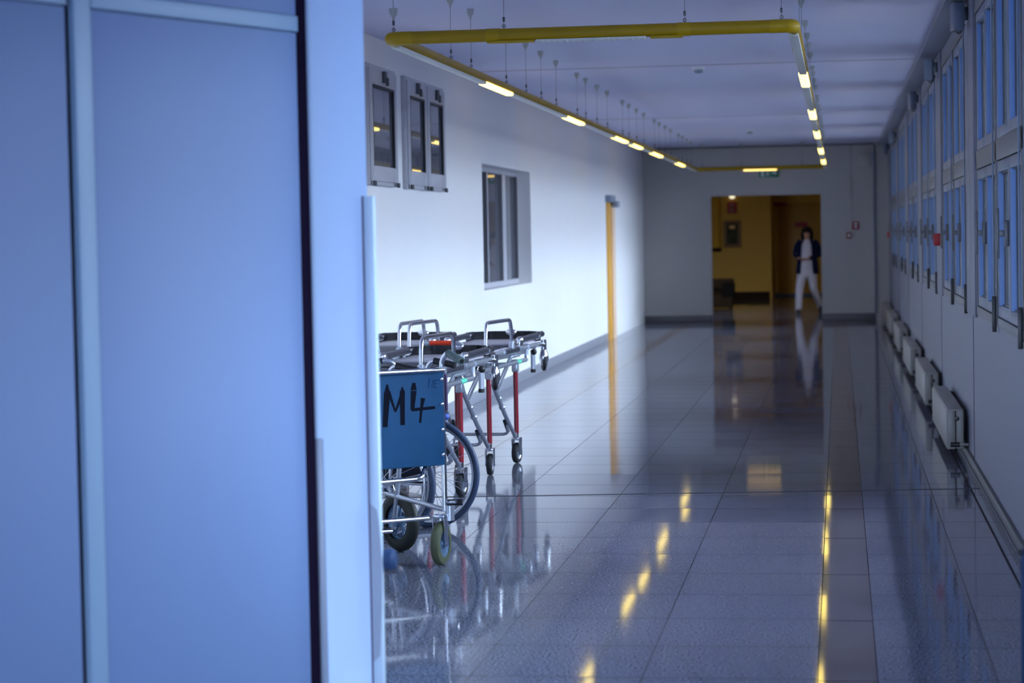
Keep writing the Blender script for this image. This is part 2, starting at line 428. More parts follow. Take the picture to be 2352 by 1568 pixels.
# ------------------------------------------------------------------ yellow side door on the left wall
d = struct(empty('door_3', (XL, 24.9, 0)))
MB().bbox(0, .03, .06, .5, 0, 2.0, .003).build('door_leaf', 'door_yellow', d)
MB().bbox(0, .05, .5, .92, 0, 2.05, .003).build('door_frame', 'door_pale', d)
MB().bbox(0, .09, 0, .62, 2.0, 2.10, .01).bbox(.02, .12, .5, .95, 1.93, 2.02, .01).build('door_closer', 'guard_grey', d)

# ------------------------------------------------------------------ near partition: two flush door leaves, pillar, corner guard
d0, d1 = V((-1.562, -.891, 0)), V((-1.956, -1.847, 0))
dv = (d1-d0).normalized(); pw = (d1-d0).length          # runs towards the camera, to the left
nv = V((-dv.y, dv.x, 0));  nv = nv if nv.x > 0 else -nv   # faces the corridor
mt = Matrix((( dv.x, nv.x, 0, d0.x), (dv.y, nv.y, 0, d0.y), (0, 0, 1, 0), (0, 0, 0, 1)))
for i in range(3):
    o = struct(empty('door_%s' % (1, 2, 4)[i])); a = i*pw
    def P(x0, x1, y0, y1, z0, z1, b=.003): return MB().bbox(a+x0, a+x1, y0, y1, z0, z1, b, mt)
    e0 = -.016 if i == 0 else 0
    P(e0, pw-.10, -.05, 0, 0, 2.165).build('door_leaf', 'panel', o)
    P(pw-.098, pw-.028, -.05, .006, 0, ZC-.01).build('edge_stile', 'edge', o)
    P(e0, pw-.10, -.05, .008, 2.167, 2.215).build('top_rail', 'edge', o)
    P(e0, pw-.10, -.05, 0, 2.217, ZC-.01).build('transom_panel', 'panel', o)
    P(pw-.027, pw-.004, -.05, -.012, 0, ZC-.01).build('seal', 'seal', o)
struct(MB().box(-.075, -.016, -.06, -.006, 0, ZC-.01, mt).build('trim_dark_joint', 'seal'))
px0, px1, py0 = -1.5535, -1.363, -.79
struct(MB().prism([(px0, py0, 0), (px1, py0, 0), (px1-.09, -.46, 0), (px0, -.46, 0)], (0, 0, ZC)).build('wall_pillar', 'pillar', smooth=False))
struct(MB().box(XL-.35, px0+.01, -.70, -.46, 0, ZC).build('wall_cross', 'pillar', smooth=False))
struct(MB().bbox(px0+.002, px0+.034, py0-.012, py0, 0, .905, .004).build('trim_kick_guard', 'guard_grey'))
g = MB()
g.bbox(px1-.012, px1+.021, py0-.006, py0+.03, 0, 1.66, .004)
tg_ = struct(g.build('trim_corner_guard', 'guard'))
MB().box(px1-.017, px1-.0115, py0-.005, py0, 0, 1.66).build('edge_shadow_line', 'joint', tg_)  # thin dark strip painting the shadow along the guard's edge
bend = []
for i in range(17):
    u = i/16; z = .68-.46*u; k = math.sin(PI*u**.8)
    bend.append((px1+.012+.012*k, z))
bp = MB(); bp.prism([(px1-.008, py0-.005, .70)]+[(x, py0-.005, z) for x, z in bend]+[(px1-.008, py0-.005, .20)], (0, -.008, 0))
bp.build('bent_flange', 'guard_grey', tg_)
# door stop on the pillar
t = tag(MB().rev([(0, 0), (.018, 0), (.018, .02), (.032, .03), (.034, .06), (.024, .072), (0, .074)], (px1-.014, py0+.05, .515), (1, 0, 0)).build('door_stop', 'stop_blue'),
        'round blue-grey rubber door stop low on the pale pillar', 'door stop')
# near side walls behind the frame edge
struct(MB().box(-3.0, -2.86, -10.5, -3.75, 0, ZC).build('wall_left_near', 'pillar', smooth=False))
# rounded bumper post on the right
MB0 = MB().rev([(0, 0), (.06, 0), (.06, .47), (.055, .505), (.04, .528), (0, .538)], (0, 0, 0))
b = empty('bumper_post', (.705, -.45, 0), 0, 'grey round-topped bumper post low at the right edge, before the right wall', 'bumper')
MB0.build('post', 'stop_blue', b)
MB().ball((-.058, -.012, .50), .010).build('screw', 'black', b)

# ------------------------------------------------------------------ suspended yellow lamp
lx0, lx1, ly0, ly1, lz, lr = -2.25, -.13, 4.12, 30.1, 2.585, .034
lamp = empty('pendant_light', (0, 0, 0), 0, 'mustard yellow rectangular tube light hung from the ceiling on thin wires', 'lamp')
def run(name, a, b): return MB().tube([a, b], lr, seg=20).build(name, 'yellow', lamp)
run('light_tube', (lx0+.12, ly0, lz), (lx1-.12, ly0, lz)); run('light_tube', (lx0+.12, ly1, lz), (lx1-.12, ly1, lz))
run('light_tube', (lx0, ly0+.12, lz), (lx0, ly1-.12, lz)); run('light_tube', (lx1, ly0+.12, lz), (lx1, ly1-.12, lz))
for x, sx in ((lx0, 1), (lx1, -1)):
    for y, sy in ((ly0, 1), (ly1, -1)):
        MB().tube([(x+sx*.12, y, lz), (x+sx*.02, y, lz), (x, y+sy*.02, lz), (x, y+sy*.12, lz)], lr+.0015, fil=.045, seg=20).build('corner_elbow', 'yellow_joint', lamp)
for x in (-1.70, -.695): MB().tube([(x-.035, ly0, lz), (x+.035, ly0, lz)], lr+.002, seg=20).build('collar', 'yellow_joint', lamp)
for x in (lx0, lx1):
    for y in (5.6, 9.9, 14.4, 18.9, 24.0): MB().tube([(x, y-.03, lz), (x, y+.03, lz)], lr+.0015, seg=20).build('collar', 'yellow_joint', lamp)
# flat reflector housing under the side runs
for x in (lx0, lx1): MB().bbox(x-.024, x+.024, ly0+.15, ly1-.15, lz-.040, lz-.024, .004).build('under_housing', 'lamp_white', lamp)
def diffuser(x0, x1, y0, y1, m):
    return MB().bbox(x0, x1, y0, y1, lz-.046, lz-.02, .012, seg=4).build('diffuser', m, lamp)
for x, segs in ((lx0, ((7.27, 8.5), (11.84, 13.14), (16.1, 17.5), (18.17, 19.4), (20.95, 22.5), (25.4, 26.9))), (lx1, ((7.25, 8.5), (11.8, 13.2), (15.95, 17.5), (20.85, 22.6), (25.4, 27.2)))):
    for y0, y1 in segs: diffuser(x-.031, x+.031, y0, y1, 'lit')
diffuser(-1.47, -.92, ly1-.03, ly1+.03, 'lit_far')
lv = MB().bbox(-1.47, -.89, ly0-.022, ly0+.022, lz-.042, lz-.030, .002)
for i in range(19): lv.box(-1.46+i*.031, -1.456+i*.031, ly0-.026, ly0+.026, lz-.049, lz-.030)
lv.build('louvre_grille', 'lamp_white', lamp)
MB().bbox(-1.73, -1.48, ly0-.024, ly0+.024, lz-.043, lz-.03, .003).build('under_housing', 'yellow_joint', lamp)
MB().bbox(-.87, -.70, ly0-.024, ly0+.024, lz-.043, lz-.03, .003).build('under_housing', 'yellow_joint', lamp)
wireY = [6.03, 6.8, 8.36, 9.4, 10.28, 11.25, 12.8, 13.5, 14.5, 15.5, 17.15, 17.9, 18.9, 19.9, 21.5, 22.3, 23.3, 24.3, 25.9, 26.7, 27.7, 28.7]
spots = [(lx0, y) for y in wireY]+[(lx1, y) for y in wireY]+[(lx0+.02, ly0), (-1.64, ly0), (-.69, ly0), (lx1-.06, ly0), (lx0+.1, ly1), (-1.5, ly1), (-.5, ly1)]
for i, (x, y) in enumerate(spots):
    wo = MB().tube([(x, y, lz+lr-.004), (x, y, ZC-.06)], .0013, seg=6)
    wo.bbox(x-.006, x+.006, y-.006, y+.006, lz+lr+.035, lz+lr+.06, .002).ring((x, y, lz+lr+.012), (0, 1, 0), .008, .0022, 14, 6)
    wo.build('suspension_wire', 'wire', lamp)
    top = ZC if not (x == lx0+.02 and y == ly0) else lz+lr+.125
    MB().rev([(0, 0), (.023, 0), (.0235, -.010), (.021, -.030), (.011, -.047), (.007, -.050), (.007, -.064), (0, -.064)], (x, y, top), seg=16).build('ceiling_canopy', 'canopy', lamp)

# ------------------------------------------------------------------ small things on walls and ceiling
def smoke(x, y, lab):
    o = empty('smoke_detector', (x, y, ZC), 0, lab, 'smoke detector', 'ceiling smoke detectors')
    MB().rev([(0, 0), (.055, 0), (.055, -.014), (.048, -.022), (0, -.022)]).build('base', 'white', o)
    MB().rev([(.036, -.022), (.042, -.028), (.040, -.046), (.022, -.056), (0, -.056)]).build('sensor_head', 'guard_grey', o)
smoke(-1.13, 12.55, 'dark-headed smoke detector on the ceiling nearer the camera, just below the ceiling joint line')
smoke(-1.17, 25.3, 'smaller-looking smoke detector on the ceiling near the far end of the corridor')
ey = tag(empty('exit_sign', (-1.09, YB-.03, 2.525)), 'green emergency exit sign with white pictograms above the far doorway', 'sign')
MB().bbox(-.165, .165, -.012, .03, -.07, .075, .003).build('sign_panel', 'greensign', ey)
s = MB()
s.box(-.13, -.075, -.015, -.012, -.055, .055)           # door
s.ball((-.02, -.013, .038), .012, sc=(1, .2, 1)); s.prism([(-.045, -.015, .02), (0, -.015, .022), (.005, -.015, -.012), (-.03, -.015, -.014)], (0, .003, 0))
s.prism([(-.03, -.015, -.012), (-.012, -.015, -.012), (-.04, -.015, -.055), (-.055, -.015, -.05)], (0, .003, 0)); s.prism([(-.01, -.015, -.01), (.005, -.015, -.012), (.02, -.015, -.05), (.008, -.015, -.055)], (0, .003, 0))
s.box(.045, .10, -.015, -.012, -.01, .012); s.prism([(.10, -.015, .04), (.145, -.015, 0), (.10, -.015, -.04)], (0, .003, 0))
s.build('pictogram', 'white', ey, smooth=False)
o = tag(empty('fire_sign', (.368, YB-.008, 1.605)), 'square red fire sign on the far wall right of the doorway', 'sign')
MB().bbox(-.062, .062, -.004, .006, -.068, .068, .003).build('sign_panel', 'redsign', o)
MB().box(-.035, .035, -.006, -.004, .02, .045).box(-.02, .02, -.006, -.004, -.045, .005).build('pictogram', 'white', o, smooth=False)
o = tag(empty('alarm_push_button', (.253, YB-.02, 1.437)), 'small pale round-faced alarm button just below the red fire sign', 'alarm')
MB().bbox(-.045, .045, -.02, .021, -.05, .05, .006).build('housing', 'redsign', o)
MB().rev([(.03, 0), (.03, .006), (0, .008)], (0, -.02, 0), (0, -1, 0)).build('push_face', 'white', o)
o = tag(empty('wall_loudspeaker', (.54, YB-.06, 2.72)), 'beige box high on the far wall beside the right corner', 'loudspeaker')
MB().bbox(-.11, .09, -.05, .06, -.11, .11, .008).build('box', 'beige', o)
MB().bbox(.10, .15, -.06, .03, -.06, .11, .006).build('side_unit', 'guard_grey', o)
tag(MB().tube([(.30, YB-.01, 1.68), (.30, YB-.01, ZC-.05)], .008, seg=8).build('cable_conduit', 'back_wall'), 'thin vertical conduit on the far wall above the red sign', 'conduit')
tag(MB().tube([(.685, YB-.37, 0.12), (.685, YB-.37, ZC-.05)], .022, seg=12).build('heating_pipe', 'wall_right'), 'pale vertical pipe in the far right corner of the corridor', 'pipe')
def callpoint(y, x, z, lab):
    o = empty('fire_call_point', (x, y, z), 0, lab, 'alarm', 'red call points between the windows')
    MB().bbox(-.055, .016, -.05, .05, -.05, .05, .006).build('housing', 'red', o)
    MB().bbox(-.058, -.055, -.03, .03, -.03, .03, .001).build('press_plate', 'redsign', o)
callpoint(11.05, XR-.014, 1.435, 'nearer red fire call point on the pier between the right windows')
callpoint(29.6, XR-.0, 1.44, 'far tiny red fire call point near the end of the right wall')
# small white loudspeakers under the cornice, one over each pier
names = ['nearest the camera', 'second from the camera', 'third from the camera', 'next to the farthest', 'farthest from the camera']
for i, (y, z) in enumerate(((6.85, 2.85), (11.3, 2.83), (15.8, 2.83), (24.8, 2.83), (29.4, 2.83))):
    o = empty('wall_speaker', (XR-.014, y, z), 0, ('small pale speaker box under the right cornice, %s' % names[i]), 'speaker', 'small speakers over the window piers')
    MB().bbox(-.10, -.03, -.06, .06, -.09, .09, .012, Matrix.Rotation(.18*(-1)**i, 4, 'Z')).build('cabinet', 'sash' if i % 2 == 0 else 'guard_grey', o)
    MB().bbox(-.035, 0, -.02, .02, -.02, .06, .003).tube([(-.02, -.02, -.05), (-.05, -.05, -.11), (-.07, -.03, -.10)], .006, fil=.02, seg=6).build('bracket', 'wire', o)

# low panel radiators along the right wall
def radiator(y0, L, lab):
    o = empty('radiator', (XR, y0, 0), 0, lab, 'radiator', 'low panel radiators under the right windows')
    b = MB().bbox(-.145, -.085, 0, L, .065, .325, .012).build('front_panel', 'radiator', o)
    MB().bbox(-.082, -.030, .01, L-.01, .065, .325, .012).build('rear_panel', 'radiator', o)
    MB().bbox(-.138, -.036, .012, L-.012, .318, .332, .004).build('top_cover', 'radiator', o)
    MB().rev([(0, 0), (.016, 0), (.016, .012), (0, .014)], (-.075, .004, .27), (0, -1, 0), 12).build('air_valve', 'black', o)
    MB().tube([(-.09, .01, .10), (-.09, -.03, .10)], .010, seg=8).tube([(-.12, -.03, .10), (-.06, -.03, .10)], .016, seg=10).build('valve', 'black', o)
    MB().tube([(-.06, -.03, .10), (-.003, -.03, .10)], .009, seg=8).build('pipe', 'radiator', o)
    for yy in (.3, L-.3): MB().bbox(-.035, -.003, yy, yy+.05, .10, .31, .003).build('bracket', 'black', o)
rl = ['first low cream radiator from the camera, below the right windows', 'second low cream radiator from the camera along the right wall', 'third low cream radiator from the camera along the right wall',
      'fourth low cream radiator from the camera along the right wall', 'fifth low cream radiator from the camera along the right wall', 'last low cream radiator, by the far right corner']
for (y, l), lab in zip(((7.45, 2.3), (11.25, 2.4), (15.2, 2.6), (19.6, 2.6), (24.0, 2.6), (28.1, 2.5)), rl): radiator(y, l, lab)

# ------------------------------------------------------------------ casters
def caster_wheel(parent, c, heading, r, width, tyre='rubber', hub='alu', fork='chrome', stem_top=None, name='caster'):
    """fork + wheel; heading = angle of the wheel plane from +y (to the right)"""
    m = Matrix.Translation(V(c)) @ Matrix.Rotation(-heading, 4, 'Z')
    f = MB(); h = width/2+.006
    zt = r+.022
    for s_ in (-1, 1):
        vs = [m @ V(p) for p in ((s_*h, -.018, -.012), (s_*h, .018, -.012), (s_*h, .030, zt), (s_*h, -.030, zt))]
        f.prism(vs, (m.to_3x3() @ V((s_*.004, 0, 0))))
    f.bbox(-h-.004, h+.004, -.032, .032, zt-.004, zt+.012, .004, m)
    if stem_top: f.tube([m @ V((0, 0, zt)), m @ V((0, 0, stem_top-c[2]))], .012)
    f.tube([m @ V((-h-.008, 0, 0)), m @ V((h+.008, 0, 0))], .006, seg=8)
    fo = f.build(name, fork, parent)
    ax = m.to_3x3() @ V((1, 0, 0)); o = V(c)-ax*width/2
    ti = MB().rev([(r*.62, 0), (r*.72, -.001), (r*.93, .002), (r*.99, width*.25), (r, width*.5), (r*.99, width*.75), (r*.93, width-.002), (r*.72, width+.001), (r*.62, width)], o, ax, 36)
    wo = ti.build('wheel', tyre, fo)
    hb = MB().rev([(0, .002), (r*.2, .002), (r*.22, .008), (r*.5, .008), (r*.63, .002), (r*.63, width-.002), (r*.5, width-.008), (r*.22, width-.008), (r*.2, width-.002), (0, width-.002)], o, ax, 28)
    hb.build('hub', hub, fo)
    return fo

# ------------------------------------------------------------------ ambulance stretchers
def stretcher(loc, rz, label, grip='redgrip', ext=.02):
    o = empty('ambulance_stretcher', loc, rz, label, 'stretcher', 'folding ambulance stretchers parked in the corridor')
    Ls, hw = 1.85, .25
    for s_ in (-1, 1):
        x = s_*hw
        r_ = MB().tube([(x, .04, .775), (x, 1.72, .775)], .017)
        ro = r_.build('side_rail', 'alu', o)
        MB().tube([(x, .10, .775), (x, .32, .775)], .0205).tube([(x, .62, .775), (x, 1.02, .775)], .0205).build('rail_sleeve', 'dark_tube', ro)
        rg = MB()
        for y in (.34, .60, 1.05, 1.10, 1.32): rg.tube([(x, y-.012, .775), (x, y+.012, .775)], .0225)
        rg.build('rail_ring', 'alu', ro)
        # lower frame tube with rounded drop ends
        lo = MB().tube([(x, ext, .775 if ext > 0 else .70), (x, ext, .69), (x, 1.30, .69), (x, 1.30, .775)], .0145, fil=.035)
        lf = lo.build('lower_frame', 'alu', o)
        MB().tube([(x, .98, .69), (x, 1.10, .69)], .0155).build('tape', 'green_tape', lf)
        # head section tube, hinge and shiny joints
        MB().tube([(x, 1.12, .832), (x, 1.80, .842)], .021).build('head_tube', 'dark_tube', o)
        jr = MB()
        for y in (1.12, 1.66): jr.tube([(x, y-.012, .832), (x, y+.012, .832)], .024)
        jr.bbox(x-.012, x+.012, 1.06, 1.16, .765, .845, .004).ball((x, 1.10, .832), .026)
        jr.build('head_hinge', 'chrome', o)
        # side guard loop
        gl = MB().tube([(x, .14, .80), (x, .155, .985), (x, .845, .980), (x, .86, .80)], .0125, fil=.07)
        go = gl.build('guard_loop', 'chrome', o)
        MB().bbox(x-.017, x+.017, .115, .165, .765, .84, .006).bbox(x-.017, x+.017, .835, .885, .765, .84, .006).build('loop_socket', 'alu', go)
        # loading wheel at the head end
        b = MB().tube([(x, 1.62, .775), (x, Ls, .762)], .017).tube([(x, Ls, .80), (x, Ls, .72)], .022).build('loading_arm', 'chrome', o)
        h = V((x, Ls, .632))
        hood = [(.55, .105, 0), (.95, .085, 0), (1.25, .060, 0), (1.3, .035, 0), (1.15, .014, 0)]
        f = MB().loft([[h+V((q*.026*math.cos(2*PI*k/14), q*.034*math.sin(2*PI*k/14), z)) for k in range(14)] for q, z, _ in hood])
        for sd in (-1, 1):
            n_ = V((.93, .36, 0)); t_ = V((-.36, .93, 0)); c_ = h+n_*(.021*sd)
            f.prism([c_+t_*-.030+V((0, 0, .03)), c_+t_*.030+V((0, 0, .03)), c_+t_*.012+V((0, 0, -.016)), c_+t_*-.012+V((0, 0, -.016))], n_*(.004*sd))
        fo = f.build('loading_wheel_fork', 'chrome', b)
        w_ = MB().rev([(.018, -.014), (.038, -.016), (.050, -.010), (.053, 0), (.050, .010), (.038, .016), (.018, .014)], h, (.93, .36, 0), 28)
        lw_ = w_.build('loading_wheel', 'rubber', b)
        MB().rev([(0, -.013), (.030, -.013), (.030, .013), (0, .013)], h, (.93, .36, 0), 20).build('hub', 'alu', lw_)
        # two leg frames: upright red leg, strut, caster
        for yl in (.38, 1.15):
            lx = s_*(hw-.045)
            lg = MB().tube([(lx, yl, .205), (lx, yl, .628)], .0165).build('leg', 'redleg', o)
            MB().bbox(lx-.022, lx+.022, yl-.022, yl+.022, .615, .70, .008).build('leg_socket', 'alu', lg)
            MB().tube([(lx, yl, .155), (lx, yl, .21)], .014).bbox(lx-.012, lx+.012, yl-.06, yl-.0, .17, .20, .004).build('leg_foot', 'chrome', lg)
            caster_wheel(o, (lx, yl, .070), .02+.10*s_*(1 if yl > 1 else -1), .07, .036)
            kk = .76 if yl > 1 or ext < 0 else .36
            st = MB().tube([(lx, yl-.045, .185), (lx-s_*.01, yl-.4*kk, .36), (lx-s_*.01, yl-.82*kk, .58), (lx, yl-kk, .70)], [.0135, .0155])
            k = V((lx-s_*.008, yl-.487*kk, .405))
            st.ball(k, .022, sc=(1.1, .9, .9)).ball(k+V((0, -.09, .065)), .019)
            so = st.build('strut', 'alu', o)
            MB().tube([(lx-s_*.028, yl-.171*kk, .225), (lx-s_*.028, yl-.303*kk, .305)], .012).build('strut_stop', 'dark_tube', so)
            MB().bbox(lx-.006, lx+.006, -.22, .22, -.02, .02, .003, Matrix.Translation((0, yl-.33, .63)) @ Matrix.Rotation(.42, 4, 'X')).build('flat_link', 'alu', so)
    for yl in (.38, 1.15):
        x = hw-.07
        MB().tube([(-x, yl-.20, .28), (-x, yl-.12, .205), (x, yl-.12, .205), (x, yl-.20, .28)], .0105, fil=.06).build('leg_crossbar', 'alu', o)
    # black head rim with rounded corners
    rim = [(-hw, 1.66), (-hw, Ls-.12), (-hw+.10, Ls), (hw-.10, Ls), (hw, Ls-.12), (hw, 1.66)]
    pts = []
    for i, p in enumerate(rim):
        if 0 < i < len(rim)-1:
            a, c = V(rim[i-1]), V(rim[i+1]); b = V(p)
            for k in range(6):
                u = k/5; p1 = b+(a-b).normalized()*.05; p2 = b+(c-b).normalized()*.05
                pts.append(p1*(1-u)**2+b*2*u*(1-u)+p2*u*u)
        else: pts.append(V(p))
    m_ = MB(); ring = []
    for i, p in enumerate(pts):
        a = pts[max(i-1, 0)]; c = pts[min(i+1, len(pts)-1)]; n = V((c.y-a.y, -(c.x-a.x))).normalized()*.014
        ring.append([V((p.x-n.x, p.y-n.y, .80)), V((p.x+n.x, p.y+n.y, .80)), V((p.x+n.x, p.y+n.y, .862)), V((p.x-n.x, p.y-n.y, .862))])
    m_.loft(ring); m_.build('head_rim', 'rim_black', o)
    MB().ball((.02, Ls-.014, .852), .03, sc=(1.4, .7, .8)).build('rim_clip', 'chrome', o)
    # ribbed tray plates
    MB().bbox(-hw+.02, hw-.02, 1.14, Ls-.02, .792, .806, .004).build('tray_plate', 'tray', o)
    tp = MB().bbox(-hw+.02, hw-.02, .05, 1.10, .782, .796, .004).build('tray_plate', 'tray', o)
    rb = MB()
    for i in range(9): rb.bbox(-hw+.03, hw-.03, .10+i*.11, .135+i*.11, .795, .803, .003)
    rb.build('tray_ribs', 'dark_tube', tp)
    # push handle at the foot end
    hn = MB().tube([(-.14, .06, .775), (-.14, .0, .87), (.14, .0, .87), (.14, .06, .775)], .0115, fil=.07).build('push_handle', 'alu', o)
    MB().tube([(-.075, -.0, .87), (.075, 0, .87)], .0155).build('hand_grip', grip, hn)
    MB().tube([(-.10, .12, .80), (-.09, .10, .83), (.09, .10, .83), (.10, .12, .80)], .006, fil=.02).build('release_cable', 'dark_tube', o)
    for yy, zz, rr in ((.05, .775, .0145), (1.60, .765, .0165), (.75, .69, .013)): MB().tube([(-hw, yy, zz), (hw, yy, zz)], rr).build('frame_crossbar', 'alu', o)
    MB().bbox(-hw+.03, hw-.03, 1.0, 1.25, .715, .735, .004).bbox(-hw+.05, -hw+.09, .2, 1.5, .72, .75, .004).bbox(hw-.09, hw-.05, .2, 1.5, .72, .75, .004).build('folding_carriage', 'alu', o)
    # release lever with black ends
    lv = MB().tube([(hw+.005, 1.48, .745), (hw+.005, 1.48, .61)], .017).build('release_lever', 'alu', o)
    MB().tube([(hw+.005, 1.48, .615), (hw+.005, 1.48, .592)], .019).ball((hw+.02, 1.44, .735), .022).build('lever_cap', 'black', lv)
    return o
cw = math.radians(-4.8)
def far_end(x, y, rz, Ls=1.85):   # root so that the head end lies at (x, y)
    return (x+math.sin(rz)*Ls, y-math.cos(rz)*Ls, 0)
stretcher(far_end(-2.225, 8.06, cw), cw, 'farther folding stretcher of the outer row, standing on red legs', ext=-.40)
stretcher(far_end(-2.275, 6.10, cw), cw, 'nearest folding stretcher on red legs, just behind the wheelchairs', 'black')
stretcher(far_end(-2.86, 8.10, math.radians(-2.4)), math.radians(-2.4), 'folding stretcher parked against the left wall, its tray showing behind the others', 'black')

# ------------------------------------------------------------------ front wheelchair (blue back marked M4)
th = math.radians(38)
Rv = V((math.cos(th), math.sin(th), 0)); Fv = V((-math.sin(th), math.cos(th), 0))
P0 = V((-1.745, 2.665, 0)); HW = .215
root1 = P0-Rv*HW
ch = empty('wheelchair', root1, th, 'wheelchair in front with a petrol-blue back marked M4, small rear caster', 'wheelchair')
def loc1(p): q = V(p)-root1; return V((q.dot(Rv), q.dot(Fv), q.z))
# back sling, slightly hollow
bs = MB(); nx = 12; nz = 10; vs = []; fs = []
for side in (0, 1):
    for j in range(nz+1):
        for i in range(nx+1):
            u = -1+2*i/nx; z = .468+(.903-.468)*j/nz
            y = -.012*(-1 if False else 1)*(1-u*u)*-1 + (-.006 if side == 0 else .006)
            vs.append((u*HW*.985, y, z))
n0 = (nx+1)*(nz+1)
for side in (0, 1):
    for j in range(nz):
        for i in range(nx):
            a = side*n0+j*(nx+1)+i; q = (a, a+1, a+nx+2, a+nx+1); fs.append(q if side == 0 else q[::-1])
for j in range(nz):
    for i in (0, nx):
        a = j*(nx+1)+i; fs.append((a, a+nx+1, n0+a+nx+1, n0+a))
for i in range(nx):
    for j in (0, nz):
        a = j*(nx+1)+i; fs.append((a, a+1, n0+a+1, n0+a))
back = bs.add(vs, fs).build('backrest', 'fabric', ch)
def bu(cx, cy):      # marks on the sling: position across and up the backrest
    x, y = 860+cx/6.533, 840+cy/6.533
    return (x-1020)*.00226+HW, .909-(y-850-(1020-x)*.0473)*.00203
def stroke(mb, p, q, w, w2=None):
    (x0, z0), (x1, z1) = bu(*p), bu(*q); d = V((x1-x0, 0, z1-z0)); n = V((-d.z, 0, d.x)).normalized()
    a = w*.5/6.533*.0021; b = (w2 or w)*.5/6.533*.0021
    K = 6; rows = []
    for k in range(K+1):
        u = k/K; c = V((x0+(x1-x0)*u, 0, z0+(z1-z0)*u)); h = a+(b-a)*u
        r_ = []
        for s_ in (-1, 1):
            pt = c+n*h*s_; uu = pt.x/(HW*.985); pt.y = .012*(1-uu*uu)-.0068
            r_.append(pt)
        rows.append(r_)
    vs = [p_ for r_ in rows for p_ in r_]
    vs += [p_+V((0, .0006, 0)) for p_ in vs]; m2 = 2*(K+1); fs = []
    for k in range(K):
        a_ = 2*k; fs += [(a_, a_+1, a_+3, a_+2), (m2+a_, m2+a_+2, m2+a_+3, m2+a_+1), (a_, a_+2, m2+a_+2, m2+a_), (a_+1, m2+a_+1, m2+a_+3, a_+3)]
    mb.add(vs, fs)
ink = MB()
for p, q, w1, w2 in (((200, 400), (160, 905), 105, 80), ((205, 270), (200, 420), 25, 110), ((225, 380), (320, 680), 55, 28), ((320, 680), (425, 420), 28, 60), ((430, 370), (425, 880), 85, 72), ((432, 310), (430, 390), 14, 80),
                     ((605, 250), (600, 360), 50, 100), ((600, 370), (575, 655), 95, 60), ((560, 655), (910, 622), 46, 44), ((735, 480), (715, 600), 70, 48), ((712, 600), (685, 850), 46, 36)):
    stroke(ink, p, q, w1, w2)
ink.build('lettering', 'ink', back, smooth=False)
ink = MB()
for p, q, w1, w2 in (((835, 195), (815, 335), 11, 9), ((888, 205), (868, 330), 9, 8), ((915, 205), (900, 335), 11, 9), ((915, 212), (970, 208), 8, 8), ((910, 268), (955, 262), 8, 8), ((902, 330), (940, 322), 8, 8)):
    stroke(ink, p, q, w1, w2)
ink.build('faint_lettering', 'ink_faint', back, smooth=False)
rv = MB()
for z in (.868, .752, .633, .516): rv.ball((HW-.012, -.006, z), .0085, sc=(1, .6, 1)); rv.ball((-HW+.012, -.006, z), .0085, sc=(1, .6, 1))
rv.build('rivets', 'chrome', back)
for s_ in (-1, 1):
    x = s_*HW
    pts = [(x, .012, .25), (x, .012, .93), (x, .0, .975), (x, -.13, .955)]
    if s_ > 0: pts = [(x, .012, .25), (x, .012, .955), (x+.01, -.02, .99), (x+.01, -.06, .985)]
    po = MB().tube(pts, .0125, fil=.05).build('back_post', 'chrome', ch)
    g = MB(); a, b = V((x+.01, -.035, .990)), V((x+.01, -.165, .957)); n = 40
    g.tube([a+(b-a)*k/n for k in range(n+1)], [.0175+.0016*abs(math.sin(k*PI/6)) for k in range(n+1)], seg=14)
    go = g.build('hand_grip', 'grip_green', po)
    MB().tube([b+(b-a).normalized()*-.002, b+(b-a).normalized()*.002], .011).build('grip_hole', 'black', go)
MB().tube([(-HW, -.006, .912), (HW, -.006, .912)], .0115).build('top_bar', 'chrome', ch)
MB().tube([(-HW, -.01, .408), (.085, -.01, .412), (.145, .06, .465)], .0115, fil=.03).build('cross_bar', 'chrome', ch)
MB().tube([(-HW, -.01, .228), (.115, -.01, .226)], .0115).build('cross_bar', 'chrome', ch)
MB().tube([(-HW, .10, .17), (-.02, .10, .165)], .010).build('axle_bar', 'chrome', ch)
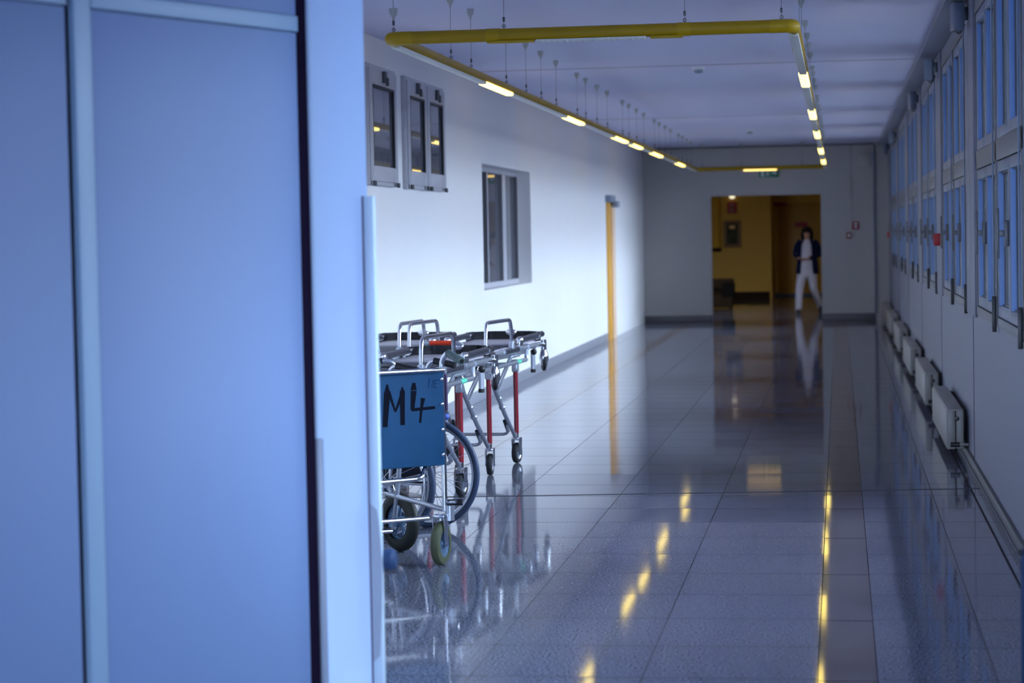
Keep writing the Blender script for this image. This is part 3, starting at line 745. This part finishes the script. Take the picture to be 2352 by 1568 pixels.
for s_ in (-1, 1):
    x = s_*HW
    MB().tube([(x, .012, .255), (x, .60, .275)], .012).tube([(x, .012, .47), (x, .46, .48), (x, .50, .30), (x, .55, .11)], .012, fil=.05).build('side_frame', 'alu', ch)
    MB().bbox(x+s_*.005-.012, x+s_*.005+.012, .03, .36, .69, .71, .008).build('arm_pad', 'seat_dark', ch)
    MB().tube([(x, .06, .47), (x, .06, .69)], .010).tube([(x, .33, .48), (x, .33, .69)], .010).build('arm_post', 'alu', ch)
    sl = MB().bbox(x+.012*s_-.006+.006*s_, x+.012*s_+.006+.006*s_, .0, .03, .72, .89, .005).build('arm_slide', 'joint', ch)
    MB().ball((x+s_*.02, .02, .69), .017).build('knob', 'blue_knob', ch)
    # rear swivel caster
    MB().tube([(x+s_*.02, -.0, .205), (x+s_*.02, -.0, .275)], .022).build('caster_housing', 'alu', ch)
    caster_wheel(ch, loc1(P0+V((-.022, -.03, .102))) if s_ > 0 else (x-.02, -.02, .102), math.radians(10)+th, .102, .040, 'tyre_olive', 'mag', 'chrome', .21)
    # larger front wheel with five spokes
    c = V((s_*(HW+.02)+.004, .53, .146)); w_ = .046; hm = MB(); r_ = .146
    ax = V((math.cos(math.radians(9)), math.sin(math.radians(9)), 0)); o_ = c-ax*w_/2
    ty = MB().rev([(r_*.60, 0), (r_*.75, -.002), (r_*.93, .003), (r_*.99, w_*.28), (r_, w_*.5), (r_*.99, w_*.72), (r_*.93, w_-.003), (r_*.75, w_+.002), (r_*.60, w_)], o_, ax, 40).build('front_wheel', 'tyre_dark', ch)
    hm.rev([(0, -.008), (.022, -.008), (.024, 0), (.024, w_), (0, w_)], o_, ax, 20).ring(c, ax, r_*.60, .010, 40, 8)
    side = V((-ax.y, ax.x, 0))
    for k in range(5):
        a = 2*PI*k/5+.3
        for da in (-.16, .16):
            d1 = side*math.cos(a+da*.4)+V((0, 0, 1))*math.sin(a+da*.4); d2 = side*math.cos(a+da)+V((0, 0, 1))*math.sin(a+da)
            hm.tube([c+d1*.018, c+d2*r_*.6], .0065, seg=8)
    hm.build('wheel_hub', 'mag', ty)
    MB().bbox(x-.05, x+.05, .56, .70, .10, .112, .004).build('footplate', 'black', ch)
MB().bbox(-HW+.012, HW-.012, .03, .46, .462, .478, .006).build('seat', 'fabric', ch)
lv = MB().tube([(HW+.015, .04, .285), (HW+.045, -.02, .292)], .008).build('brake_lever', 'chrome', ch)
MB().tube([(HW+.02, .05, .285), (HW+.085, -.005, .285)], [.013, .016]).build('lever_grip', 'black', lv)

# ------------------------------------------------------------------ rear wheelchair (large spoked wheels, black grips)
t2 = math.radians(75)
R2 = V((math.cos(t2), math.sin(t2), 0)); F2 = V((-math.sin(t2), math.cos(t2), 0))
hw2 = .27
root2 = V((-2.063, 3.974, 0))-R2*hw2
c2 = empty('wheelchair', root2, t2, 'wheelchair behind the blue-backed one, side on, with large spoked wheels and black handle grips', 'wheelchair')
for s_ in (-1, 1):
    x = s_*hw2; c = V((x, 0, .292)); ax = V((1, 0, 0))
    ty = MB().ring(c, ax, .276, .0155, 80, 12).build('tyre', 'tyre_blue', c2)
    MB().rev([(.250, -.010), (.262, -.011), (.262, .011), (.250, .010), (.250, -.010)], c, ax, 80).build('rim', 'alu', ty)
    sp = MB()
    for k in range(28):
        a = 2*PI*k/28; b = a+(.5 if k % 2 else -.5)
        sp.tube([c+V((.025*(1 if k % 4 < 2 else -1), .022*math.cos(b), .022*math.sin(b))), c+V((0, .252*math.cos(a), .252*math.sin(a)))], .0013, seg=5)
    sp.build('spokes', 'chrome', ty)
    MB().rev([(0, -.034), (.016, -.034), (.024, -.026), (.016, -.018), (.016, .018), (.024, .026), (.016, .034), (0, .034)], c, ax, 20).build('hub', 'chrome', ty)
    MB().ring(c+V((s_*.028, 0, 0)), ax, .245, .0085, 80, 10).build('push_rim', 'chrome', ty)
    xi = s_*(hw2-.045)
    MB().tube([(xi, -.02, .24), (xi, -.02, .85), (xi, -.05, .885), (xi, -.16, .872)], .0115, fil=.05).build('back_post', 'chrome', c2)
    MB().tube([(xi, -.065, .886), (xi, -.185, .862)], .0175).build('hand_grip', 'black', c2)
    MB().tube([(xi, -.02, .24), (xi, .46, .24), (xi, .50, .48), (xi, -.02, .48)], .0115, fil=.04).build('side_frame', 'chrome', c2)
    MB().tube([(xi, .0, .48), (xi, .0, .70), (xi, .34, .70), (xi, .36, .48)], .010, fil=.05).build('arm_frame', 'alu', c2)
    MB().bbox(xi-.022, xi+.022, .02, .32, .71, .735, .01).build('arm_pad', 'seat_dark', c2)
    MB().bbox(xi-.004, xi+.004, -.01, .44, .27, .69, .003).build('skirt_guard', 'seat_dark', c2)
    caster_wheel(c2, (xi, .42, .085), .3*s_, .085, .032, 'tyre_dark', 'mag', 'chrome', .24)
    fr_ = MB().tube([(xi, .50, .47), (xi, .56, .44), (xi, .64, .12)], .010, fil=.04).build('footrest_hanger', 'chrome', c2)
    MB().bbox(xi-s_*.13-.07, xi-s_*.13+.07, .60, .74, .10, .114, .004).build('footplate', 'black', fr_)
MB().bbox(-hw2+.05, hw2-.05, 0, .44, .465, .485, .008).build('seat', 'seat_dark', c2)
MB().bbox(-hw2+.05, hw2-.05, -.032, -.018, .50, .84, .006).build('backrest', 'seat_dark', c2)
MB().tube([(-hw2+.045, .2, .25), (hw2-.045, .2, .46)], .011).tube([(hw2-.045, .225, .25), (-hw2+.045, .225, .46)], .011).build('cross_brace', 'alu', c2)
MB().tube([(-hw2+.03, 0, .292), (hw2-.03, 0, .292)], .009).build('axle', 'chrome', c2)

# ------------------------------------------------------------------ yellow hall beyond the doorway
struct(MB().box(-4.6, -1.5, 44.5, 44.7, 0, 2.75).box(-1.5, -1.45, 44.5, 46.4, 0, 2.75).build('wall_hall_left', 'yellow_wall', smooth=False))
d = struct(empty('door_5', (-1.45, 46.4, 0)))
MB().box(0, 3, 0, .2, 0, 2.75).build('door_surround', 'yellow_wall', d, smooth=False)
MB().bbox(.10, 1.35, -.03, 0, .06, 2.2, .005).build('door_leaf', 'yellow_wall_dark', d)
MB().bbox(.02, .30, -.05, -.03, 2.13, 2.21, .004).build('name_plate', 'redsign', d)
MB().bbox(.50, .80, -.05, -.03, 1.62, 1.74, .004).build('plate', 'redsign', d)
struct(MB().bbox(-4.5, -1.5, 44.47, 44.5, 0, .16, .004).build('baseboard_hall', 'bench_dark'))
struct(MB().bbox(-1.44, 1.5, 46.37, 46.4, 0, .06, .004).build('baseboard_hall_door', 'skirt_light'))
struct(MB().box(-4.8, -4.6, YB+.2, 47, 0, 2.75).build('wall_hall_side', 'yellow_wall', smooth=False))
struct(MB().box(1.5, 1.7, YB+.2, 47, 0, 2.75).build('wall_hall_right', 'yellow_wall', smooth=False))
struct(MB().box(-4.8, 1.7, YB+.2, 47, 2.75, 2.9).build('ceiling_hall', 'ceiling', smooth=False))
o = tag(empty('wall_panel', (-2.95, 44.4, 1.15)), 'mustard wall cabinet at the left of the yellow hall', 'cabinet')
MB().bbox(-.6, .33, -.15, .1, .03, 1.5, .01).build('cabinet_body', 'yellow_wall', o)
MB().bbox(-.6, .35, -.16, .1, -.05, .03, .006).build('base_edge', 'bench_dark', o)
o = tag(empty('hall_sign', (-2.34, 44.48, 2.1)), 'red upright sign under the small lamp in the yellow hall', 'sign')
MB().bbox(-.11, .11, -.02, .02, -.135, .135, .005).build('sign_panel', 'redsign', o)
MB().box(-.06, .06, -.023, -.02, .02, .09).box(-.04, .04, -.023, -.02, -.09, -.02).build('pictogram', 'lip', o, smooth=False)
o = tag(empty('framed_picture', (-2.34, 44.48, 1.49)), 'dark framed picture hanging below the red sign in the yellow hall', 'picture')
MB().bbox(-.205, .205, -.03, .02, -.31, .31, .01).build('picture_frame', 'picture_frame', o)
MB().box(-.13, .13, -.034, -.03, -.24, .25).build('picture_sheet', 'picture', o, smooth=False)
MB().box(-.06, .06, -.036, -.034, .12, .2).build('pale_spot', 'door_yellow', o, smooth=False)
o = tag(empty('wall_lamp', (-2.33, 44.46, 2.34)), 'small lit wall lamp above the red sign in the hall', 'lamp')
MB().rev([(0, 0), (.05, 0), (.05, .02), (0, .02)], (0, .03, 0), (0, -1, 0)).build('base', 'white', o)
MB().ball((0, -.03, 0), .05, sc=(1.3, .7, .7)).build('lamp_shade', mat('lit_wall_lamp', (1, .95, .7), .4, emit=(1, .9, .6), estr=1.2), o)
o = tag(empty('bench', (-2.35, 38.0, 0)), 'dark brown and black bench seat at the left of the yellow hall', 'bench')
MB().bbox(-.35, .32, -.25, .25, .34, .40, .02).build('seat', 'bench_black', o)
MB().bbox(.10, .34, -.26, .26, .24, .52, .02).build('arm_block', 'bench_black', o)
for x in (-.3, .26):
    for y in (-.2, .2): MB().bbox(x-.03, x+.03, y-.03, y+.03, 0, .34, .004).build('leg', 'bench_dark', o)
MB().bbox(-.35, .32, .2, .26, .40, .60, .02).build('backrest', 'bench_dark', o)
MB().bbox(-.28, .24, -.2, .2, .02, .30, .01).build('box_base', 'bench_dark', o)

# ------------------------------------------------------------------ the person in the doorway
pr_ = empty('person', (-.50, 34.45, 0), math.radians(-6), 'person in white clothes and a navy cardigan walking through the far doorway, hands together', 'person')
def skin_mesh(name, verts, edges_, radii, m, parent, sub=2, rootv=0):
    me = bpy.data.meshes.new(name); me.from_pydata([V(v) for v in verts], edges_, []); o = bpy.data.objects.new(name, me); C.objects.link(o)
    md = o.modifiers.new('skin', 'SKIN'); md.use_smooth_shade = True
    for i, r_ in enumerate(radii):
        sv = me.skin_vertices[0].data[i]; sv.radius = r_ if isinstance(r_, tuple) else (r_, r_); sv.use_root = (i == rootv)
    if sub: s2 = o.modifiers.new('sub', 'SUBSURF'); s2.levels = sub; s2.render_levels = sub
    me.materials.append(M[m]); o.parent = parent
    return o
# local frame: faces -y; +x is the viewer's right
jt = [(0, 0, .80), (0, 0, .95), (0, .01, 1.10), (0, .02, 1.24), (0, .01, 1.33), (0, -.01, 1.39), (0, -.02, 1.44), (0, -.025, 1.52), (0, -.02, 1.565),
      (-.09, -.01, .76), (-.135, -.10, .44), (-.145, -.16, .09), (-.155, -.27, .035),
      (.085, .01, .76), (.095, .04, .46), (.20, .34, .13), (.205, .27, .06),
      (-.155, .02, 1.30), (-.225, .02, 1.10), (-.135, -.14, 1.02), (.155, .02, 1.30), (.235, .03, 1.10), (.03, -.15, 1.015)]
ed = [(0, 1), (1, 2), (2, 3), (3, 4), (4, 5), (5, 6), (6, 7), (7, 8), (0, 9), (9, 10), (10, 11), (11, 12), (0, 13), (13, 14), (14, 15), (15, 16), (3, 17), (17, 18), (18, 19), (3, 20), (20, 21), (21, 22)]
rd = [(.13, .10), (.12, .09), (.12, .09), (.13, .09), (.07, .06), .045, (.06, .065), (.07, .085), (.05, .06),
      .085, .055, .035, .03, .085, .055, .035, .03, .055, .042, .026, .055, .042, .026]
body = skin_mesh('body', jt, ed, rd, 'skin', pr_)
# hands with fingers
def hand(wrist, d, side):
    vs = [V(wrist), V(wrist)+d*.06]; es = [(0, 1)]; rr = [(.022, .016), (.032, .014)]
    lat = V((0, 0, 1)).cross(d).normalized()
    for k, (off, ln) in enumerate(((-.026, .058), (-.009, .068), (.009, .064), (.026, .05))):
        b = len(vs); p = vs[1]+lat*off
        vs += [p+d*.01, p+d*ln*.6+V((0, 0, -.008)), p+d*ln*.9+V((0, 0, -.030))]; es += [(1, b), (b, b+1), (b+1, b+2)]; rr += [.009, .0085, .007]
    b = len(vs); p = vs[0]+d*.02-lat*side*.02
    vs += [p-lat*side*.025+d*.015, p-lat*side*.03+d*.045]; es += [(0, b), (b, b+1)]; rr += [.011, .008]
    return skin_mesh('hand', vs, es, rr, 'skin', pr_, 1)
hand((-.135, -.14, 1.02), V((.75, -.60, -.05)).normalized(), 1); hand((.03, -.15, 1.015), V((-.9, -.35, -.05)).normalized(), -1)
# face: nose, ears, eyes, mouth
f = MB().ball((0, -.112, 1.475), .016, sc=(.7, 1.1, 1.3)).ball((-.074, -.02, 1.475), .022, sc=(.4, .8, 1.3)).ball((.074, -.02, 1.475), .022, sc=(.4, .8, 1.3)).ball((0, -.055, 1.43), .045, sc=(1, .9, .9))
f.build('face_features', 'skin', pr_)
MB().ball((-.028, -.103, 1.50), .010, sc=(1.3, .5, .8)).ball((.028, -.103, 1.50), .010, sc=(1.3, .5, .8)).build('eyes', 'eye', pr_)
MB().ball((0, -.100, 1.435), .018, sc=(1.3, .4, .4)).build('mouth', 'lip', pr_)
h = MB().ball((0, .0, 1.54), .105, 18, (1.0, 1.05, .72)).ball((-.082, .015, 1.45), .06, 14, (.6, 1.0, 1.7)).ball((.082, .015, 1.45), .06, 14, (.6, 1.0, 1.7)).ball((0, .05, 1.45), .095, 16, (1.05, .7, 1.4))
h.build('hair', 'hair', pr_)
def oval(cx, cy, z, a, b, n=20, gap=None):
    return [V((cx+a*math.cos(2*PI*k/n), cy+b*math.sin(2*PI*k/n), z)) for k in range(n)]
MB().loft([oval(0, 0, .86, .165, .125), oval(0, -.005, 1.0, .15, .115), oval(0, -.01, 1.15, .155, .12), oval(0, .0, 1.27, .165, .11), oval(0, .01, 1.345, .11, .075), oval(0, .0, 1.37, .06, .055)]).build('shirt', 'white_cloth', pr_)
# trousers: hips and two tapering legs
skin_mesh('trousers', [(0, 0, .93), (0, 0, .82), (-.095, -.01, .72), (-.138, -.09, .46), (-.146, -.15, .20), (-.148, -.165, .05), (.085, .01, .72), (.095, .05, .46), (.165, .24, .22), (.205, .35, .08)],
          [(0, 1), (1, 2), (2, 3), (3, 4), (4, 5), (1, 6), (6, 7), (7, 8), (8, 9)], [(.16, .125), (.165, .13), (.105, .11), (.080, .08), (.068, .07), (.066, .07), (.105, .11), (.080, .08), (.066, .068), (.062, .066)], 'white_cloth', pr_)
for x, y, z, rx in ((-.152, -.20, 0, 0), (.208, .31, .02, -.5)):
    m_ = Matrix.Translation((x, y, z)) @ Matrix.Rotation(rx, 4, 'X')
    s = MB().loft([[m_ @ V((a*math.cos(t_)*1.0, b*math.sin(t_)-.02, zz)) for t_ in [2*PI*k/16 for k in range(16)]] for a, b, zz in ((.045, .125, 0), (.050, .13, .02), (.045, .115, .055), (.035, .06, .09))])
    s.build('shoe', 'shoe', pr_)
# open cardigan: C-shaped shell plus sleeves
def crow(z, a, b, half, cy=.0):
    n = 22; out = []
    for k in range(n+1):
        t_ = -PI/2+half+(2*PI-2*half)*k/n
        out.append((a*math.cos(t_), cy+b*math.sin(t_), z))
    return out
rows = [crow(.74, .215, .155, .62), crow(.86, .205, .15, .60), crow(1.0, .19, .14, .58), crow(1.15, .19, .14, .55), crow(1.27, .19, .128, .50, .005), crow(1.335, .135, .095, .50, .01), crow(1.385, .075, .065, .7, .005)]
n = len(rows[0]); vs = [p for r_ in rows for p in r_]; inn = [(x*.94, y*.94, z) for x, y, z in vs]; k0 = len(vs); fs = []
for i in range(len(rows)-1):
    for k in range(n-1):
        a = i*n+k; fs += [(a, a+1, a+n+1, a+n), (k0+a, k0+a+n, k0+a+n+1, k0+a+1)]
    for k in (0, n-1):
        a = i*n+k; fs.append((a, a+n, k0+a+n, k0+a))
for k in range(n-1):
    for i in (0, len(rows)-1):
        a = i*n+k; fs.append((a, a+1, k0+a+1, k0+a))
MB().add(vs+inn, fs).build('cardigan', 'navy', pr_)
for s_, w_, e_ in ((-1, (-.145, -.115, 1.03), (-.228, .02, 1.09)), (1, (.05, -.125, 1.022), (.24, .03, 1.09))):
    MB().tube([(s_*.11, .015, 1.325), (s_*.175, .02, 1.28), ((e_[0]+s_*.18)/2, .02, 1.19), e_, tuple((V(e_)+V(w_))/2), w_], [.066, .034], fil=.04).build('sleeve', 'navy', pr_)

# ------------------------------------------------------------------ daylight
wd = bpy.data.worlds.new('sky'); bpy.context.scene.world = wd; wd.use_nodes = True
t = wd.node_tree; bg = t.nodes['Background']
tc = N(t, 'ShaderNodeTexCoord'); sp = N(t, 'ShaderNodeSeparateXYZ'); t.links.new(tc.outputs['Generated'], sp.inputs[0])
def wmix(f, a, b):
    n_ = N(t, 'ShaderNodeMix', data_type='RGBA'); t.links.new(f, n_.inputs['Factor'])
    for s_, v in (('A', a), ('B', b)):
        if isinstance(v, tuple): n_.inputs[s_].default_value = v
        else: t.links.new(v, n_.inputs[s_])
    return n_.outputs['Result']
def ramp_(out, a, b):
    n_ = N(t, 'ShaderNodeMapRange'); n_.inputs[1].default_value = a; n_.inputs[2].default_value = b; t.links.new(out, n_.inputs[0]); return n_.outputs[0]
east = wmix(ramp_(sp.outputs[2], 0, .45), (.95, 1.05, 1.3, 1), (2.7, 2.95, 3.4, 1))
rest = wmix(ramp_(sp.outputs[1], -.3, .3), (.84, 1.08, 1.5, 1), (.012, .035, .11, 1))
sky = wmix(ramp_(sp.outputs[0], .12, .55), rest, east)
grd = wmix(ramp_(sp.outputs[0], -.1, .45), (.07, .12, .25, 1), (.14, .16, .22, 1))
allc = wmix(ramp_(sp.outputs[2], -.02, .06), grd, sky)
t.links.new(allc, bg.inputs['Color']); bg.inputs['Strength'].default_value = 13.0
def portal(name, loc, rot, sx, sy):
    l = bpy.data.lights.new(name, 'AREA'); l.shape = 'RECTANGLE'; l.size = sx; l.size_y = sy; l.cycles.is_portal = True
    o = bpy.data.objects.new(name, l); C.objects.link(o); o.location = loc; o.rotation_euler = rot
for a, b in bays: portal('window_portal', (XR+.14, (a+b)/2, (ZS+ZH)/2), (0, PI/2, 0), ZH-ZS, b-a)
portal('entrance_portal', (-.9, -10.4, 1.5), (PI/2, 0, 0), 4.4, 3)
def area(name, loc, rot, sx, sy, e, col):
    l = bpy.data.lights.new(name, 'AREA'); l.shape = 'RECTANGLE'; l.size = sx; l.size_y = sy; l.energy = e; l.color = col
    o = bpy.data.objects.new(name, l); C.objects.link(o); o.location = loc; o.rotation_euler = rot
area('hall_fill_light', (-3.2, 35.9, 2.73), (math.radians(25), 0, 0), 2.4, 1.0, 30, (1, .72, .32))  # added lamp, kept out of view, to brighten the hall

sc = bpy.context.scene
sc.view_settings.view_transform = 'Standard'; sc.view_settings.look = 'None'; sc.view_settings.exposure = .1; sc.view_settings.gamma = 1
sc.cycles.max_bounces = 10; sc.cycles.diffuse_bounces = 6; sc.cycles.glossy_bounces = 5; sc.cycles.transparent_max_bounces = 12
sc.cycles.sample_clamp_indirect = 6
